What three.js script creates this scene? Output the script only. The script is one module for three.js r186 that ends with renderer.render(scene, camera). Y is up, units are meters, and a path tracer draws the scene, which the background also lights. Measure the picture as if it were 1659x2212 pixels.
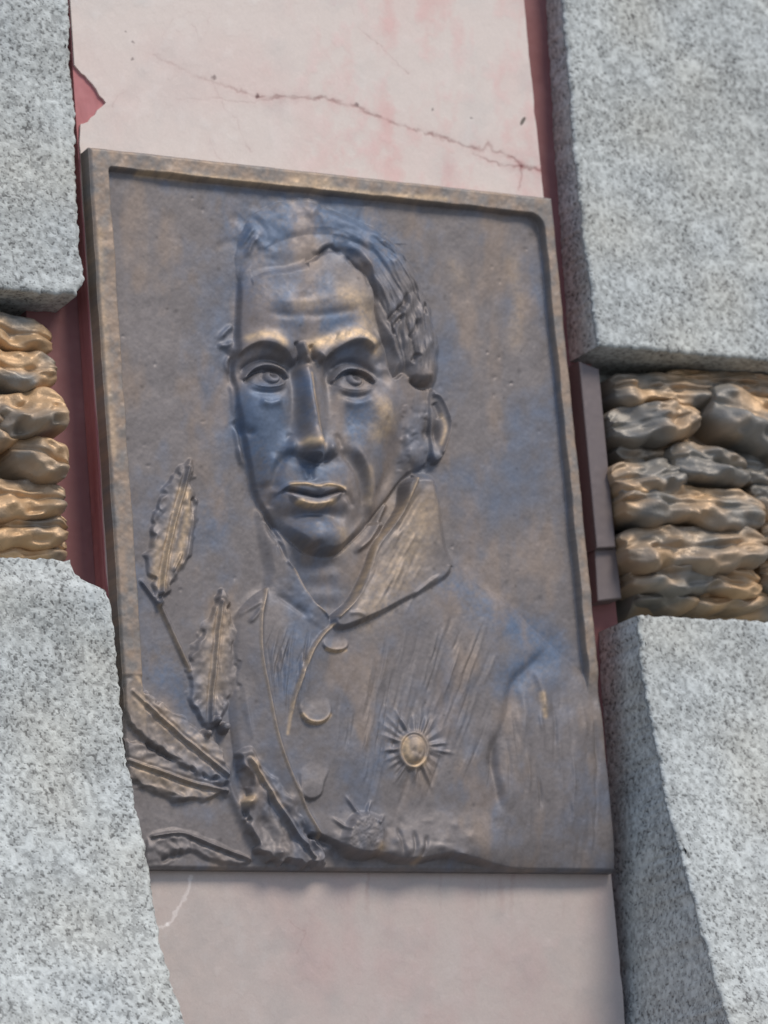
import * as THREE from 'three';

// ---------------------------------------------------------------- camera, sky, sun, exposure
const YC = 2.7;                                   // height of the plaque's centre above the ground
const AZ = THREE.MathUtils.degToRad(29.491), EL = THREE.MathUtils.degToRad(15.117), RO = THREE.MathUtils.degToRad(-4.882);
const DIST = 4.107, TX = 0.0407, TY = 0.0049, W = 0.6, H = 0.809;
const dirV = new THREE.Vector3(Math.sin(AZ) * Math.cos(EL), Math.sin(EL), -Math.cos(AZ) * Math.cos(EL));
const right0 = new THREE.Vector3().crossVectors(dirV, new THREE.Vector3(0, 1, 0)).normalize();
const up0 = new THREE.Vector3().crossVectors(right0, dirV);
const rightV = right0.clone().multiplyScalar(Math.cos(RO)).addScaledVector(up0, Math.sin(RO));
const upV = right0.clone().multiplyScalar(-Math.sin(RO)).addScaledVector(up0, Math.cos(RO));
const eye = new THREE.Vector3(TX, YC + TY, 0).addScaledVector(dirV, -DIST);
const scene = new THREE.Scene();
const camera = new THREE.PerspectiveCamera(16, 768 / 1024, 0.1, 500);
camera.position.copy(eye); camera.up.copy(upV);
camera.focus = 3.80; camera.userData.fStop = 6.5;                 // the photograph is a little out of focus
camera.lookAt(new THREE.Vector3(TX, YC + TY, 0));
scene.add(camera);

const renderer = new THREE.WebGLRenderer({ antialias: true });
renderer.setSize(768, 1024);
renderer.toneMapping = THREE.LinearToneMapping;
renderer.toneMappingExposure = 0.97;
renderer.shadowMap.enabled = true;

{ // bright hazy daylight sky: pale at the horizon, blue higher up
  const w = 128, h = 64, d = new Float32Array(w * h * 4);
  for (let j = 0; j < h; j++) for (let i = 0; i < w; i++) {
    const e = ((j + 0.5) / h - 0.5) * 2, t = Math.pow(Math.max(0, e), 0.6), k = (j * w + i) * 4;
    d[k] = 0.70 + (0.27 - 0.70) * t; d[k + 1] = 0.75 + (0.43 - 0.75) * t; d[k + 2] = 0.82 + (0.78 - 0.82) * t; d[k + 3] = 1;
  }
  const sky = new THREE.DataTexture(d, w, h, THREE.RGBAFormat, THREE.FloatType);
  sky.mapping = THREE.EquirectangularReflectionMapping; sky.magFilter = THREE.LinearFilter; sky.needsUpdate = true;
  scene.background = sky; scene.environment = sky;
}
const sun = new THREE.DirectionalLight(0xfff0e0, 2.6);
sun.position.set(0.30 * 20, YC + 0.75 * 20, 0.60 * 20); sun.target.position.set(0, YC, 0);
sun.castShadow = true; sun.shadow.radius = 34; sun.shadow.mapSize.set(2048, 2048);
Object.assign(sun.shadow.camera, { left: -3, right: 3, top: 3, bottom: -3, near: 1, far: 60 });
scene.add(sun, sun.target);

// ---------------------------------------------------------------- measuring: survey of the photograph on planes parallel to the plaque
const FOC = 1106 / Math.tan(THREE.MathUtils.degToRad(8));
function toPlane(u, v, z) {                        // point of the plane at depth z that was surveyed at u, v
  const a = (u - 829.5) / FOC, b = (1106 - v) / FOC;
  const dx = dirV.x + rightV.x * a + upV.x * b, dy = dirV.y + rightV.y * a + upV.y * b, dz = dirV.z + rightV.z * a + upV.z * b;
  const k = (z - eye.z) / dz;
  return new THREE.Vector3(eye.x + dx * k, eye.y + dy * k, z);
}
function planeMap(z) {                              // x, y of a plane -> survey units (plane homography)
  return (x, y) => {
    const qx = x - eye.x, qy = y - eye.y, qz = z - eye.z;
    const dz = qx * dirV.x + qy * dirV.y + qz * dirV.z;
    return [829.5 + FOC * (qx * rightV.x + qy * rightV.y + qz * rightV.z) / dz, 1106 - FOC * (qx * upV.x + qy * upV.y + qz * upV.z) / dz];
  };
}

// ---------------------------------------------------------------- noise
let seed = 7;
const rnd = () => { seed = (seed * 1664525 + 1013904223) >>> 0; return seed / 4294967296; };
const hash = (x, y) => { let n = Math.imul(x, 374761393) + Math.imul(y, 668265263); n = Math.imul(n ^ (n >>> 13), 1274126177); return ((n ^ (n >>> 16)) >>> 0) / 4294967296; };
function noise(x, y, px = 0, py = 0) {              // value noise, optionally periodic
  const xi = Math.floor(x), yi = Math.floor(y), fx = x - xi, fy = y - yi;
  const m = (a, p) => p ? ((a % p) + p) % p : a;
  const a = hash(m(xi, px), m(yi, py)), b = hash(m(xi + 1, px), m(yi, py)), c = hash(m(xi, px), m(yi + 1, py)), d = hash(m(xi + 1, px), m(yi + 1, py));
  const sx = fx * fx * (3 - 2 * fx), sy = fy * fy * (3 - 2 * fy);
  return a + (b - a) * sx + (c - a) * sy + (a - b - c + d) * sx * sy;
}
const fbm = (x, y, o = 4) => { let s = 0, a = 0.5, t = 0; for (let i = 0; i < o; i++) { s += a * noise(x + i * 17.3, y - i * 9.1); t += a; a *= 0.5; x *= 2.03; y *= 2.03; } return s / t; };
const sst = (a, b, x) => { const t = Math.min(1, Math.max(0, (x - a) / (b - a))); return t * t * (3 - 2 * t); };
const clamp = (x, a = 0, b = 1) => Math.min(b, Math.max(a, x));
const mix = (a, b, t) => a + (b - a) * t;

// ---------------------------------------------------------------- textures and materials
function dataTex(w, h, fn, srgb) {
  const d = new Uint8Array(w * h * 4);
  for (let j = 0; j < h; j++) for (let i = 0; i < w; i++) {
    const c = fn(i, j), k = (j * w + i) * 4;
    d[k] = clamp(c[0]) * 255; d[k + 1] = clamp(c[1]) * 255; d[k + 2] = clamp(c[2]) * 255; d[k + 3] = 255;
  }
  const t = new THREE.DataTexture(d, w, h); t.wrapS = t.wrapT = THREE.RepeatWrapping; t.magFilter = THREE.LinearFilter;
  t.minFilter = THREE.LinearMipmapLinearFilter; t.generateMipmaps = true;
  if (srgb) t.colorSpace = THREE.SRGBColorSpace; t.needsUpdate = true; return t;
}
const GS = 1024, GM = 0.5;                          // granite tile: 1024 texels = 0.5 m
const gn = new Float32Array(GS * GS), gb = new Float32Array(GS * GS);
for (let j = 0; j < GS; j++) for (let i = 0; i < GS; i++) {
  const x = i / GS, y = j / GS, k = j * GS + i;
  const a = noise(x * 190, y * 190, 190, 190), b = noise(x * 110 + 0.37, y * 110, 110, 110), c = noise(x * 330, y * 330, 330, 330), l = noise(x * 9, y * 9, 9, 9), l2 = noise(x * 23, y * 23, 23, 23);
  let v = 0.728 + 0.06 * (l - 0.5) + 0.06 * (l2 - 0.5) + 0.06 * (c - 0.5);
  v += 0.07 * sst(0.55, 0.8, b);                    // pale feldspar
  const dk = a * 0.76 + c * 0.24 + (l2 - 0.5) * 0.16;
  v -= 0.19 * sst(0.34, 0.20, dk);                  // dark mica
  v -= 0.09 * sst(0.44, 0.3, b * 0.7 + c * 0.3);    // grey quartz
  gn[k] = v; gb[k] = 0.5 + (c - 0.5) * 0.5 + (b - 0.5) * 0.5 - 0.4 * sst(0.40, 0.27, dk);
}
const graniteMap = dataTex(GS, GS, (i, j) => { const v = gn[j * GS + i], l = noise(i / GS * 7, j / GS * 7, 7, 7); return [v * 0.962 + 0.015 * l, v * 1.0, v * (0.995 - 0.03 * l)]; }, true);
const graniteBump = dataTex(GS, GS, (i, j) => { const v = gb[j * GS + i]; return [v, v, v]; });
const granite = new THREE.MeshStandardMaterial({ map: graniteMap, bumpMap: graniteBump, bumpScale: 0.0006, roughness: 0.85 });

const bronzeBump = dataTex(512, 512, (i, j) => {
  const x = i / 512, y = j / 512;
  const v = 0.5 * noise(x * 128, y * 128, 128, 128) + 0.3 * noise(x * 60, y * 60, 60, 60) + 0.2 * noise(x * 256, y * 256, 256, 256);
  return [v, v, v];
});
const bronzeRough = dataTex(512, 512, (i, j) => {
  const x = i / 512, y = j / 512;
  const v = 0.5 * noise(x * 12, y * 12, 12, 12) + 0.3 * noise(x * 40, y * 40, 40, 40) + 0.2 * noise(x * 190, y * 190, 190, 190);
  return [1, 0.75 + 0.35 * (v - 0.2), 1];
});
const bronze = new THREE.MeshStandardMaterial({ vertexColors: true, metalness: 0.34, roughness: 0.70, bumpMap: bronzeBump, bumpScale: 0.00006, roughnessMap: bronzeRough });
const gilt = new THREE.MeshStandardMaterial({ vertexColors: true, metalness: 0.35, roughness: 0.66, bumpMap: bronzeBump, bumpScale: 0.0005, roughnessMap: bronzeRough });

// ---------------------------------------------------------------- object helpers
const taken = {};
function numbered(n) { const k = taken[n] = (taken[n] ?? -1) + 1; return k ? n + '_' + String(k).padStart(3, '0') : n; }
function mesh(name, geo, mat, parent) {
  const m = new THREE.Mesh(geo, mat); m.name = parent && parent !== scene ? name : numbered(name);
  m.castShadow = m.receiveShadow = true; (parent || scene).add(m); return m;
}
function thing(name, label, category, group) {
  const g = new THREE.Group(); g.name = numbered(name); g.userData = { label, category }; if (group) g.userData.group = group; scene.add(g); return g;
}
function structure(m) { m.userData.kind = 'structure'; return m; }
// grid surface from a function (i, j) -> [x, y, z, u, v]
function gridGeo(nx, ny, fn, colorFn) {
  const p = [], t = [], ix = [], c = [];
  for (let j = 0; j <= ny; j++) for (let i = 0; i <= nx; i++) { const q = fn(i, j); p.push(q[0], q[1], q[2]); t.push(q[3], q[4]); if (colorFn) c.push(...colorFn(q, i, j)); }
  for (let j = 0; j < ny; j++) for (let i = 0; i < nx; i++) { const a = j * (nx + 1) + i, b = a + 1, d = a + nx + 1, e = d + 1; ix.push(a, b, e, a, e, d); }
  const g = new THREE.BufferGeometry();
  g.setAttribute('position', new THREE.Float32BufferAttribute(p, 3)); g.setAttribute('uv', new THREE.Float32BufferAttribute(t, 2));
  if (colorFn) g.setAttribute('color', new THREE.Float32BufferAttribute(c, 3));
  g.setIndex(ix); g.computeVertexNormals(); return g;
}

// ---------------------------------------------------------------- the setting: ground, granite blocks, recess
{
  const g = new THREE.PlaneGeometry(120, 120); g.rotateX(-Math.PI / 2);
  structure(mesh('ground', g, new THREE.MeshStandardMaterial({ color: new THREE.Color().setRGB(0.2, 0.19, 0.175), roughness: 0.95 })));
}
const ZR = -0.045, ZS = -0.014;                     // red core plane, front of the pale render
function lerpTable(t, k, v) {                        // table rows [v, ...]; interpolate column k
  let i = 0; while (i < t.length - 2 && t[i + 1][0] < v) i++;
  const f = (v - t[i][0]) / (t[i + 1][0] - t[i][0]); return mix(t[i][k], t[i + 1][k], f);
}
// edge: rows [v, u, z] down the block's channel-side arris; side +1 = block lies to the right of it
function block(label, edge, side, zTop, zBot, off) {
  const rowsV = [], n = 240; const v0 = edge[0][0], v1 = edge[edge.length - 1][0];
  for (let j = 0; j <= n; j++) rowsV.push(mix(v1, v0, j / n));
  const width = 0.62, nx = 110, ca = 7;              // ca: arris rows
  const g = gridGeo(nx + ca * 2, n + ca * 2, (i, j) => {
    const jj = clamp(j - ca, 0, n), v = rowsV[jj], z = lerpTable(edge, 2, v), e = toPlane(lerpTable(edge, 1, v), v, z);
    const ii = clamp(i - ca, 0, nx), s = Math.pow(ii / nx, 1.25), y = e.y;
    let x = e.x + side * s * width;
    let zz = z - 0.004 * s;
    // roll the arris back into the side faces
    const oi = Math.max(0, ca - i), ob = Math.max(0, ca - j), ot = Math.max(0, j - ca - n);
    let back = 0, cx = 0, cy = 0;
    const roll = (k) => { const r = 0.005; if (k <= 3) { const a = k / 3 * Math.PI / 2; return [r * Math.sin(a), r * (1 - Math.cos(a))]; } return [r, r + (k - 3) / (ca - 3) * 0.32]; };
    if (oi) { const q = roll(oi); cx = -side * q[0]; back = Math.max(back, q[1]); }
    if (ob) { const q = roll(ob); cy = -q[0]; back = Math.max(back, q[1]); }
    if (ot) { const q = roll(ot); cy = q[0]; back = Math.max(back, q[1]); }
    const seen = back < 0.02 ? 1 : 0.25;
    x += cx + (oi || ii < 1 ? ((fbm(y * 60 + off, 3.3, 3) - 0.5) * 0.005 + (fbm(y * 14 + off, 8, 2) - 0.5) * 0.006 + (fbm(y * 210 + off, 6.3, 2) - 0.5) * 0.0045) * seen : 0);
    const yy = y + cy + (ob || ot || jj < 1 || jj >= n ? ((fbm(x * 60 + off, 7.7, 3) - 0.5) * 0.005 + (fbm(x * 210 + off, 2.7, 2) - 0.5) * 0.004) * seen : 0);
    zz += (fbm(x * 22 + off, y * 22, 3) - 0.5) * 0.005 + (fbm(x * 90, y * 90 + off, 2) - 0.5) * 0.0022 - back;
    const onSide = oi > 2;
    return [x, yy, zz, (onSide ? zz * 1.0 + off : x + off) / GM, (ob > 2 || ot > 2 ? yy + zz : yy) / GM];
  });
  if (side < 0) { const ix = g.index.array; for (let k = 0; k < ix.length; k += 3) { const t = ix[k]; ix[k] = ix[k + 1]; ix[k + 1] = t; } g.computeVertexNormals(); }
  const t = mesh('granite_block', g, granite); t.userData = { label, category: 'stone block', group: 'granite blocks beside the channel' };
  return t;
}
block('speckled grey granite block above the short stub of garland with a chipped lower corner',
  [[-160, 134, -0.01], [0, 141, -0.008], [307, 153, 0.0], [546, 165, 0.010], [596, 174, 0.014], [612, 170, 0.016], [628, 158, 0.016]], -1, 0, 0, 0.11);
block('speckled grey granite block flaring outward beneath the short stub of garland',
  [[1218, 148, 0.030], [1238, 156, 0.034], [1258, 184, 0.040], [1274, 224, 0.046], [1294, 232, 0.048], [1395, 245, 0.046], [1537, 257, 0.052], [1656, 271, 0.060], [1798, 299, 0.080], [1875, 314, 0.092], [1989, 328, 0.110], [2084, 352, 0.132], [2212, 392, 0.165], [2420, 470, 0.23]], -1, 0, 0, 3.27);
block('speckled grey granite block overhanging the long garland beside the pale render',
  [[-160, 1204, -0.010], [0, 1222, -0.006], [390, 1256, 0.002], [560, 1276, 0.010], [738, 1298, 0.020]], 1, 0, 0, 7.4);
block('speckled grey granite block flaring outward under the long garland with a wide shaded side',
  [[1336, 1385, 0.040], [1438, 1396, 0.046], [1574, 1423, 0.060], [1673, 1441, 0.072], [1777, 1459, 0.088], [1854, 1480, 0.104], [1945, 1509, 0.122], [2039, 1536, 0.143], [2116, 1558, 0.162], [2212, 1586, 0.19], [2420, 1650, 0.25]], 1, 0, 0, 11.9);
{ // rough wall at the back of the recess that carries the garlands
  const g = gridGeo(90, 50, (i, j) => { const x = mix(-0.95, 0.95, i / 90), y = YC + mix(-0.25, 0.40, j / 50); return [x, y, -0.085 + 0.006 * fbm(x * 40, y * 40, 3), x / GM, y / GM]; });
  const w = mesh('wall', g, granite); structure(w); w.userData.label = 'granite wall at the back of the garland recess';
}

// ---------------------------------------------------------------- the pilaster: red core, pale peeling render
const pilaster = thing('pilaster', 'pale pink rendered pilaster with cracks and a red chipped edge behind the plaque', 'pilaster');
{
  const redMap = dataTex(256, 1024, (i, j) => {
    const x = i / 256, y = j / 1024; const n = 0.5 * noise(x * 6, y * 14, 6, 14) + 0.3 * noise(x * 24, y * 60, 24, 60) + 0.2 * noise(x * 90, y * 300, 90, 300);
    return [0.70 + 0.14 * (n - 0.5), 0.45 + 0.16 * (n - 0.5), 0.455 + 0.16 * (n - 0.5)];
  }, true);
  const red = new THREE.MeshStandardMaterial({ map: redMap, bumpMap: bronzeBump, bumpScale: 0.001, roughness: 0.8 });
  const xl = toPlane(150, 0, -0.03).x, xr = toPlane(1152, 0, ZS).x, xr2 = toPlane(1330, 2150, ZS).x;
  const back = new THREE.BoxGeometry(0.73, 1.7, 0.03); back.translate(0.002, YC, ZR - 0.015);
  const L = -0.301, R = 0.304;
  const cg = new THREE.BoxGeometry(R - L, 1.7, ZS - 0.003 - ZR - 0.001); cg.translate((R + L) / 2, YC, (ZS - 0.003 + ZR + 0.001) / 2);
  const shadedRed = new THREE.MeshStandardMaterial({ map: redMap, color: new THREE.Color().setRGB(0.55, 0.66, 0.65), bumpMap: bronzeBump, bumpScale: 0.001, roughness: 0.85 });  // darker, browner copy of the red; shade of the gap put into its colour
  mesh('backing', back, shadedRed, pilaster); mesh('core', cg, red, pilaster);
  // render coat outline, with the chip knocked out of its edge
  const P = (u, v) => { const q = toPlane(u, v, ZS); return [q.x, q.y - YC]; };
  const pts = [];
  const top = 0.72, bot = -0.75;
  pts.push([R, bot]); for (let k = 1; k < 120; k++) { const y = mix(bot, top, k / 120); pts.push([R - 0.0005 - 0.004 * Math.max(0, fbm(y * 50, 4.4, 3) - 0.42), y]); }
  pts.push([R, top], [L + 0.002, top]);
  const chipTop = P(172, 158), chipBot = P(172, 268);
  for (let k = 1; k < 40; k++) { const y = mix(top, chipTop[1] + 0.004, k / 40); pts.push([L + 0.001 + 0.010 * Math.max(0, fbm(y * 38, 1.4, 3) - 0.5), y]); }
  for (const [u, v] of [[176, 158], [184, 163], [190, 171], [199, 180], [208, 192], [215, 206], [224, 214], [229, 222], [219, 231], [210, 238], [206, 247], [196, 254], [190, 263], [180, 267], [174, 268]]) pts.push(P(u, v));
  for (let k = 1; k < 60; k++) { const y = mix(chipBot[1] - 0.004, bot, k / 60); pts.push([L + 0.001 + 0.008 * Math.max(0, fbm(y * 38, 1.4, 3) - 0.5), y]); }
  pts.push([L, bot]);
  const sh = new THREE.Shape(pts.map(q => new THREE.Vector2(q[0], q[1])));
  const eg = new THREE.ExtrudeGeometry(sh, { depth: 0.003, bevelEnabled: false });
  eg.translate(0, YC, ZS - 0.003);
  const pos = eg.attributes.position, uv = eg.attributes.uv;
  for (let i = 0; i < pos.count; i++) uv.setXY(i, (pos.getX(i) + 0.32) / 0.64, (pos.getY(i) - YC + 0.76) / 1.5);
  // stains, streaks and cracks drawn in plane metres
  const M = planeMap(ZS);
  const cracks = [
    [[150, 1], [[330, 118], [420, 165], [470, 182], [555, 210], [640, 212], [700, 214], [770, 232], [830, 258], [880, 278], [950, 296], [1010, 316], [1040, 325], [1055, 312], [1070, 330], [1110, 342], [1125, 362], [1160, 366], [1186, 380]], 3.4, 0.36],
    [[0, 0], [[640, 208], [590, 214], [540, 222], [470, 214], [380, 216]], 1.6, 0.22],
    [[0, 0], [[455, 175], [470, 205], [485, 235], [512, 260], [520, 290], [540, 330]], 2.2, 0.16],
    [[0, 0], [[1022, 330], [1060, 352], [1110, 362], [1130, 360]], 2.2, 0.26],
    [[0, 0], [[1124, 352], [1126, 380], [1120, 410]], 1.4, 0.25],
    [[0, 0], [[350, 100], [352, 75], [372, 45], [420, 22], [452, 28], [445, 70], [430, 92], [415, 50]], 1.2, 0.16],
    [[0, 0], [[770, 60], [830, 110], [880, 160]], 1.2, 0.14],
    [[0, 0], [[240, 235], [252, 210], [270, 200]], 1.4, 0.22],
    [[0, 0], [[450, 300], [458, 322], [475, 345]], 1.2, 0.2],
    [[0, 0], [[620, 1990], [660, 2015], [640, 2060]], 1.2, 0.08],
  ];
  const segD = (x, y, a, b) => { const dx = b[0] - a[0], dy = b[1] - a[1], t = clamp(((x - a[0]) * dx + (y - a[1]) * dy) / (dx * dx + dy * dy)); return Math.hypot(x - a[0] - t * dx, y - a[1] - t * dy); };
  const TW = 900, TH = 2000;
  const coatFn = (i, j) => {
    const x = i / TW * 0.64 - 0.32, y = j / TH * 1.5 - 0.76 + YC, [u0, v0] = M(x, y);
    if (v0 < -60 || v0 > 2300 || (v0 > 480 && v0 < 1850)) return [0.8, 0.74, 0.72, 0.5];
    const wob = (fbm(u0 / 9, v0 / 9, 3) - 0.5) * 9, u = u0 + wob, v = v0 + (fbm(u0 / 9 + 40, v0 / 9, 3) - 0.5) * 12;
    let r = 0.868, g = 0.825, b = 0.790, hgt = 0.5;
    const n1 = fbm(u / 140, v / 160, 4), n2 = fbm(u / 26, v / 30, 4), st = fbm(u / 44, v / 150, 4), gr = noise(u0 / 2.2, v0 / 2.2);
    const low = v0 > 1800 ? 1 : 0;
    const pink = clamp((st * 0.55 + n2 * 0.45 - 0.44) * 4) * sst(520, 760, u + 160 * (n1 - 0.5)) * (1 - low * 0.75) + clamp((n1 - 0.5) * 2.2) * 0.4;
    r += -0.005 * pink; g -= 0.075 * pink; b -= 0.070 * pink;
    const wh = clamp((n2 - 0.52) * 3) * 0.5; r += 0.03 * wh; g += 0.045 * wh; b += 0.05 * wh;
    const grime = clamp((fbm(u / 60 + 9, v / 60, 5) - 0.50) * 2.2); r -= 0.04 * grime; g -= 0.026 * grime; b -= 0.02 * grime;
    r += (gr - 0.5) * 0.025; g += (gr - 0.5) * 0.025; b += (gr - 0.5) * 0.025;
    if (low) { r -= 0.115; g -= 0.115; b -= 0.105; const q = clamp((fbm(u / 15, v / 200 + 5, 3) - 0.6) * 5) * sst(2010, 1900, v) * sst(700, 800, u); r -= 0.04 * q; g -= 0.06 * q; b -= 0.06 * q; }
    for (const c of cracks) {
      let d = 1e9; const P = c[1]; for (let k = 0; k + 1 < P.length; k++) d = Math.min(d, segD(u, v, P[k], P[k + 1]));
      if (d > 26) continue;
      const f = c[3] * (0.08 + 0.75 * noise(u / 16, v / 16)) * (0.35 + 0.65 * sst(430, 640, u));
      const core2 = Math.exp(-(d * d) / (c[2] * c[2])) * f, halo = Math.exp(-d / 8) * f * 0.45;
      r -= (core2 * 0.62 + halo * 0.30); g -= (core2 * 0.72 + halo * 0.62); b -= (core2 * 0.70 + halo * 0.58); hgt -= core2;
    }
    // small dark insect-shaped pit and dots, and the pale drip under the plaque
    const pit = Math.hypot((u0 - 1129 + (v0 - 262) * 0.5) / 4, (v0 - 262) / 9); if (pit < 1) { r *= 0.5; g *= 0.5; b *= 0.48; }
    for (const [du, dv, dr] of [[272, 70, 3], [288, 92, 3.5], [461, 167, 6], [1018, 255, 3], [935, 238, 3], [285, 130, 3], [556, 208, 6], [770, 226, 4]]) { const q = Math.hypot(u - du, v - dv) / dr; if (q < 1.4) { const k = 0.26 * sst(1.4, 0.4, q); r -= k; g -= k; b -= k * 0.95; } }
    for (const P of [[[412, 1895], [403, 1930], [388, 1960], [362, 1998]], [[362, 1998], [338, 2002]]]) { let d = 1e9; for (let k = 0; k + 1 < P.length; k++) d = Math.min(d, segD(u, v, P[k], P[k + 1])); const k = sst(6, 1.5, d) * 0.09; r += k; g += k * 1.1; b += k * 1.15; }
    return [r, g, b, hgt + (n2 - 0.5) * 0.4];
  };
  const cache = new Float32Array(TW * TH * 4);
  for (let j = 0; j < TH; j++) for (let i = 0; i < TW; i++) cache.set(coatFn(i, j), (j * TW + i) * 4);
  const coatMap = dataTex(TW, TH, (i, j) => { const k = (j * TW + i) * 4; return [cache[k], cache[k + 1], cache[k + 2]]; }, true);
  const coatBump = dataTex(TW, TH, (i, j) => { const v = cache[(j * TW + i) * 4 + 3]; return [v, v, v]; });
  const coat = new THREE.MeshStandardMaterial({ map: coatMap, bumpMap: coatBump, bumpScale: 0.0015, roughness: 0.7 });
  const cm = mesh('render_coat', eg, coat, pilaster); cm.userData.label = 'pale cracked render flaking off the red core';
}

// ---------------------------------------------------------------- the bronze relief, modelled as a height field in plaque metres
const NX = 640, NY = 860, NV = (NX + 1) * (NY + 1);
const h = new Float32Array(NV), part = new Uint8Array(NV), wearSheen = new Float32Array(NV), blue = new Float32Array(NV);
const LU = new Float32Array(NV), LV = new Float32Array(NV);
// survey units of the relief's plane at the height z of the feature being modelled
function depth(z) { const f = planeMap(z); for (let j = 0; j <= NY; j++) for (let i = 0; i <= NX; i++) { const q = f((i / NX - 0.5) * W, (j / NY - 0.5) * H + YC), k = j * (NX + 1) + i; LU[k] = q[0]; LV[k] = q[1]; } }
function each(u0, v0, u1, v1, fn) { for (let k = 0; k < NV; k++) { const u = LU[k]; if (u < u0 || u > u1) continue; const v = LV[k]; if (v < v0 || v > v1) continue; fn(k, u, v); } }
function box(P, m) { let a = 1e9, b = 1e9, c = -1e9, d = -1e9; for (const [x, y] of P) { a = Math.min(a, x); b = Math.min(b, y); c = Math.max(c, x); d = Math.max(d, y); } return [a - m, b - m, c + m, d + m]; }
function smooth(P, n = 6, closed = false) {          // Catmull-Rom
  const c = new THREE.CatmullRomCurve3(P.map(q => new THREE.Vector3(q[0], q[1], q[2] ?? 1)), closed, 'centripetal');
  return c.getPoints((P.length - (closed ? 0 : 1)) * n).map(p => [p.x, p.y, p.z]);
}
function distLine(P, u, v) {                          // [distance, side, parameter 0..1, third coordinate]
  let bd = 1e18, bs = 0, bt = 0, bw = 1;
  for (let k = 0; k + 1 < P.length; k++) {
    const a = P[k], b = P[k + 1], dx = b[0] - a[0], dy = b[1] - a[1], t = clamp(((u - a[0]) * dx + (v - a[1]) * dy) / (dx * dx + dy * dy + 1e-9));
    const ex = u - a[0] - t * dx, ey = v - a[1] - t * dy, d = ex * ex + ey * ey;
    if (d < bd) { bd = d; bs = dx * ey - dy * ex; bt = (k + t) / (P.length - 1); bw = mix(a[2] ?? 1, b[2] ?? 1, t); }
  }
  return [Math.sqrt(bd), bs, bt, bw];
}
function sdPoly(P, u, v) {                            // signed distance, negative inside
  let d = 1e18, s = 1;
  for (let i = 0, j = P.length - 1; i < P.length; j = i++) {
    const ex = P[j][0] - P[i][0], ey = P[j][1] - P[i][1], wx = u - P[i][0], wy = v - P[i][1], t = clamp((wx * ex + wy * ey) / (ex * ex + ey * ey + 1e-9));
    const bx = wx - ex * t, by = wy - ey * t; d = Math.min(d, bx * bx + by * by);
    const c1 = v >= P[i][1], c2 = v < P[j][1], c3 = ex * wy > ey * wx; if ((c1 && c2 && c3) || (!c1 && !c2 && !c3)) s = -s;
  }
  return s * Math.sqrt(d);
}
const gauss = (u, v, sx, sy, amp, rot = 0) => {
  const m = 3 * Math.max(sx, sy), c = Math.cos(rot), s = Math.sin(rot);
  each(u - m, v - m, u + m, v + m, (k, x, y) => { const a = (x - u) * c + (y - v) * s, b = -(x - u) * s + (y - v) * c; h[k] += amp * Math.exp(-(a * a) / (sx * sx) - (b * b) / (sy * sy)); });
};
// ridge or groove along a line; wl / wr = widths on either side, taper at both ends
function ridge(P, wl, wr, amp, opt = {}) {
  P = opt.raw ? P : smooth(P); const m = 2.6 * Math.max(wl, wr);
  each(...box(P, m), (k, u, v) => {
    const [d, s, t, w] = distLine(P, u, v), ww = (s > 0 ? wr : wl) * (opt.wide ? w : 1);
    if (d > 2.6 * ww) return;
    let f = Math.exp(-(d * d) / (ww * ww)); if (opt.taper) f *= sst(0, opt.taper, t) * sst(1, 1 - opt.taper, t); if (opt.fadeIn) f *= sst(0, opt.fadeIn, t); if (opt.fadeOut) f *= sst(1, 1 - opt.fadeOut, t);
    h[k] += amp * f * (opt.wide ? 1 : w);
  });
}
// raise a region to height fn(k, u, v, inside distance); e = edge softness
function plateau(P, id, e, fn, opt = {}) {
  each(...box(P, e + (opt.eFn ? 48 : 14)), (k, u, v) => {
    let sd = sdPoly(P, u, v); if (opt.eFn) e = opt.eFn(u, v); if (opt.rough) sd += opt.rough * (noise(u / opt.cell, v / opt.cell) - 0.5) * 2;
    const t = sst(e, -e, sd); if (t <= 0) return;
    h[k] = mix(h[k], fn(k, u, v, Math.max(0, -sd)), t); if (t > 0.5 && id >= 0) part[k] = id;
  });
}
function paint(arr, P, w, amp) { P = P.length > 1 ? smooth(P) : P; each(...box(P, 2.5 * w), (k, u, v) => { const d = P.length > 1 ? distLine(P, u, v)[0] : Math.hypot(u - P[0][0], v - P[0][1]); const g = 0.35 + 1.1 * fbm(u / 7, v / 7, 3); arr[k] = Math.max(arr[k], amp * Math.exp(-(d * d) / (w * w)) * g); }); }
function label(P, id) { each(...box(P, 2), (k, u, v) => { if (sdPoly(P, u, v) < 0) part[k] = id; }); }

const ID = { panel: 0, frame: 1, coat: 2, collar: 3, head: 4, hair: 5, ear: 6, eyeA: 7, eyeB: 8, lips: 9, button1: 10, button2: 11, button3: 12, star: 13, medallion: 14, rosette: 15, stem: 16, stem2: 28, leafA: 17, leafB: 18, leafC: 19, leafD: 20, leafE: 21, leafF: 22, berry1: 23, berry2: 24, berry3: 25, browA: 26, browB: 27 };

// --- panel
depth(0.001);
for (let k = 0; k < NV; k++) { const u = LU[k], v = LV[k]; h[k] = 0.0024 * (fbm(u / 130, v / 130, 3) - 0.5) + 0.0005 * (fbm(u / 30, v / 30, 3) - 0.5); }
for (let n = 0; n < 60; n++) { const u = 240 + rnd() * 950, v = 400 + rnd() * 1000; gauss(u, v, 3 + rnd() * 2, 3 + rnd() * 2, -0.0006 * (0.4 + rnd())); }
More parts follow.
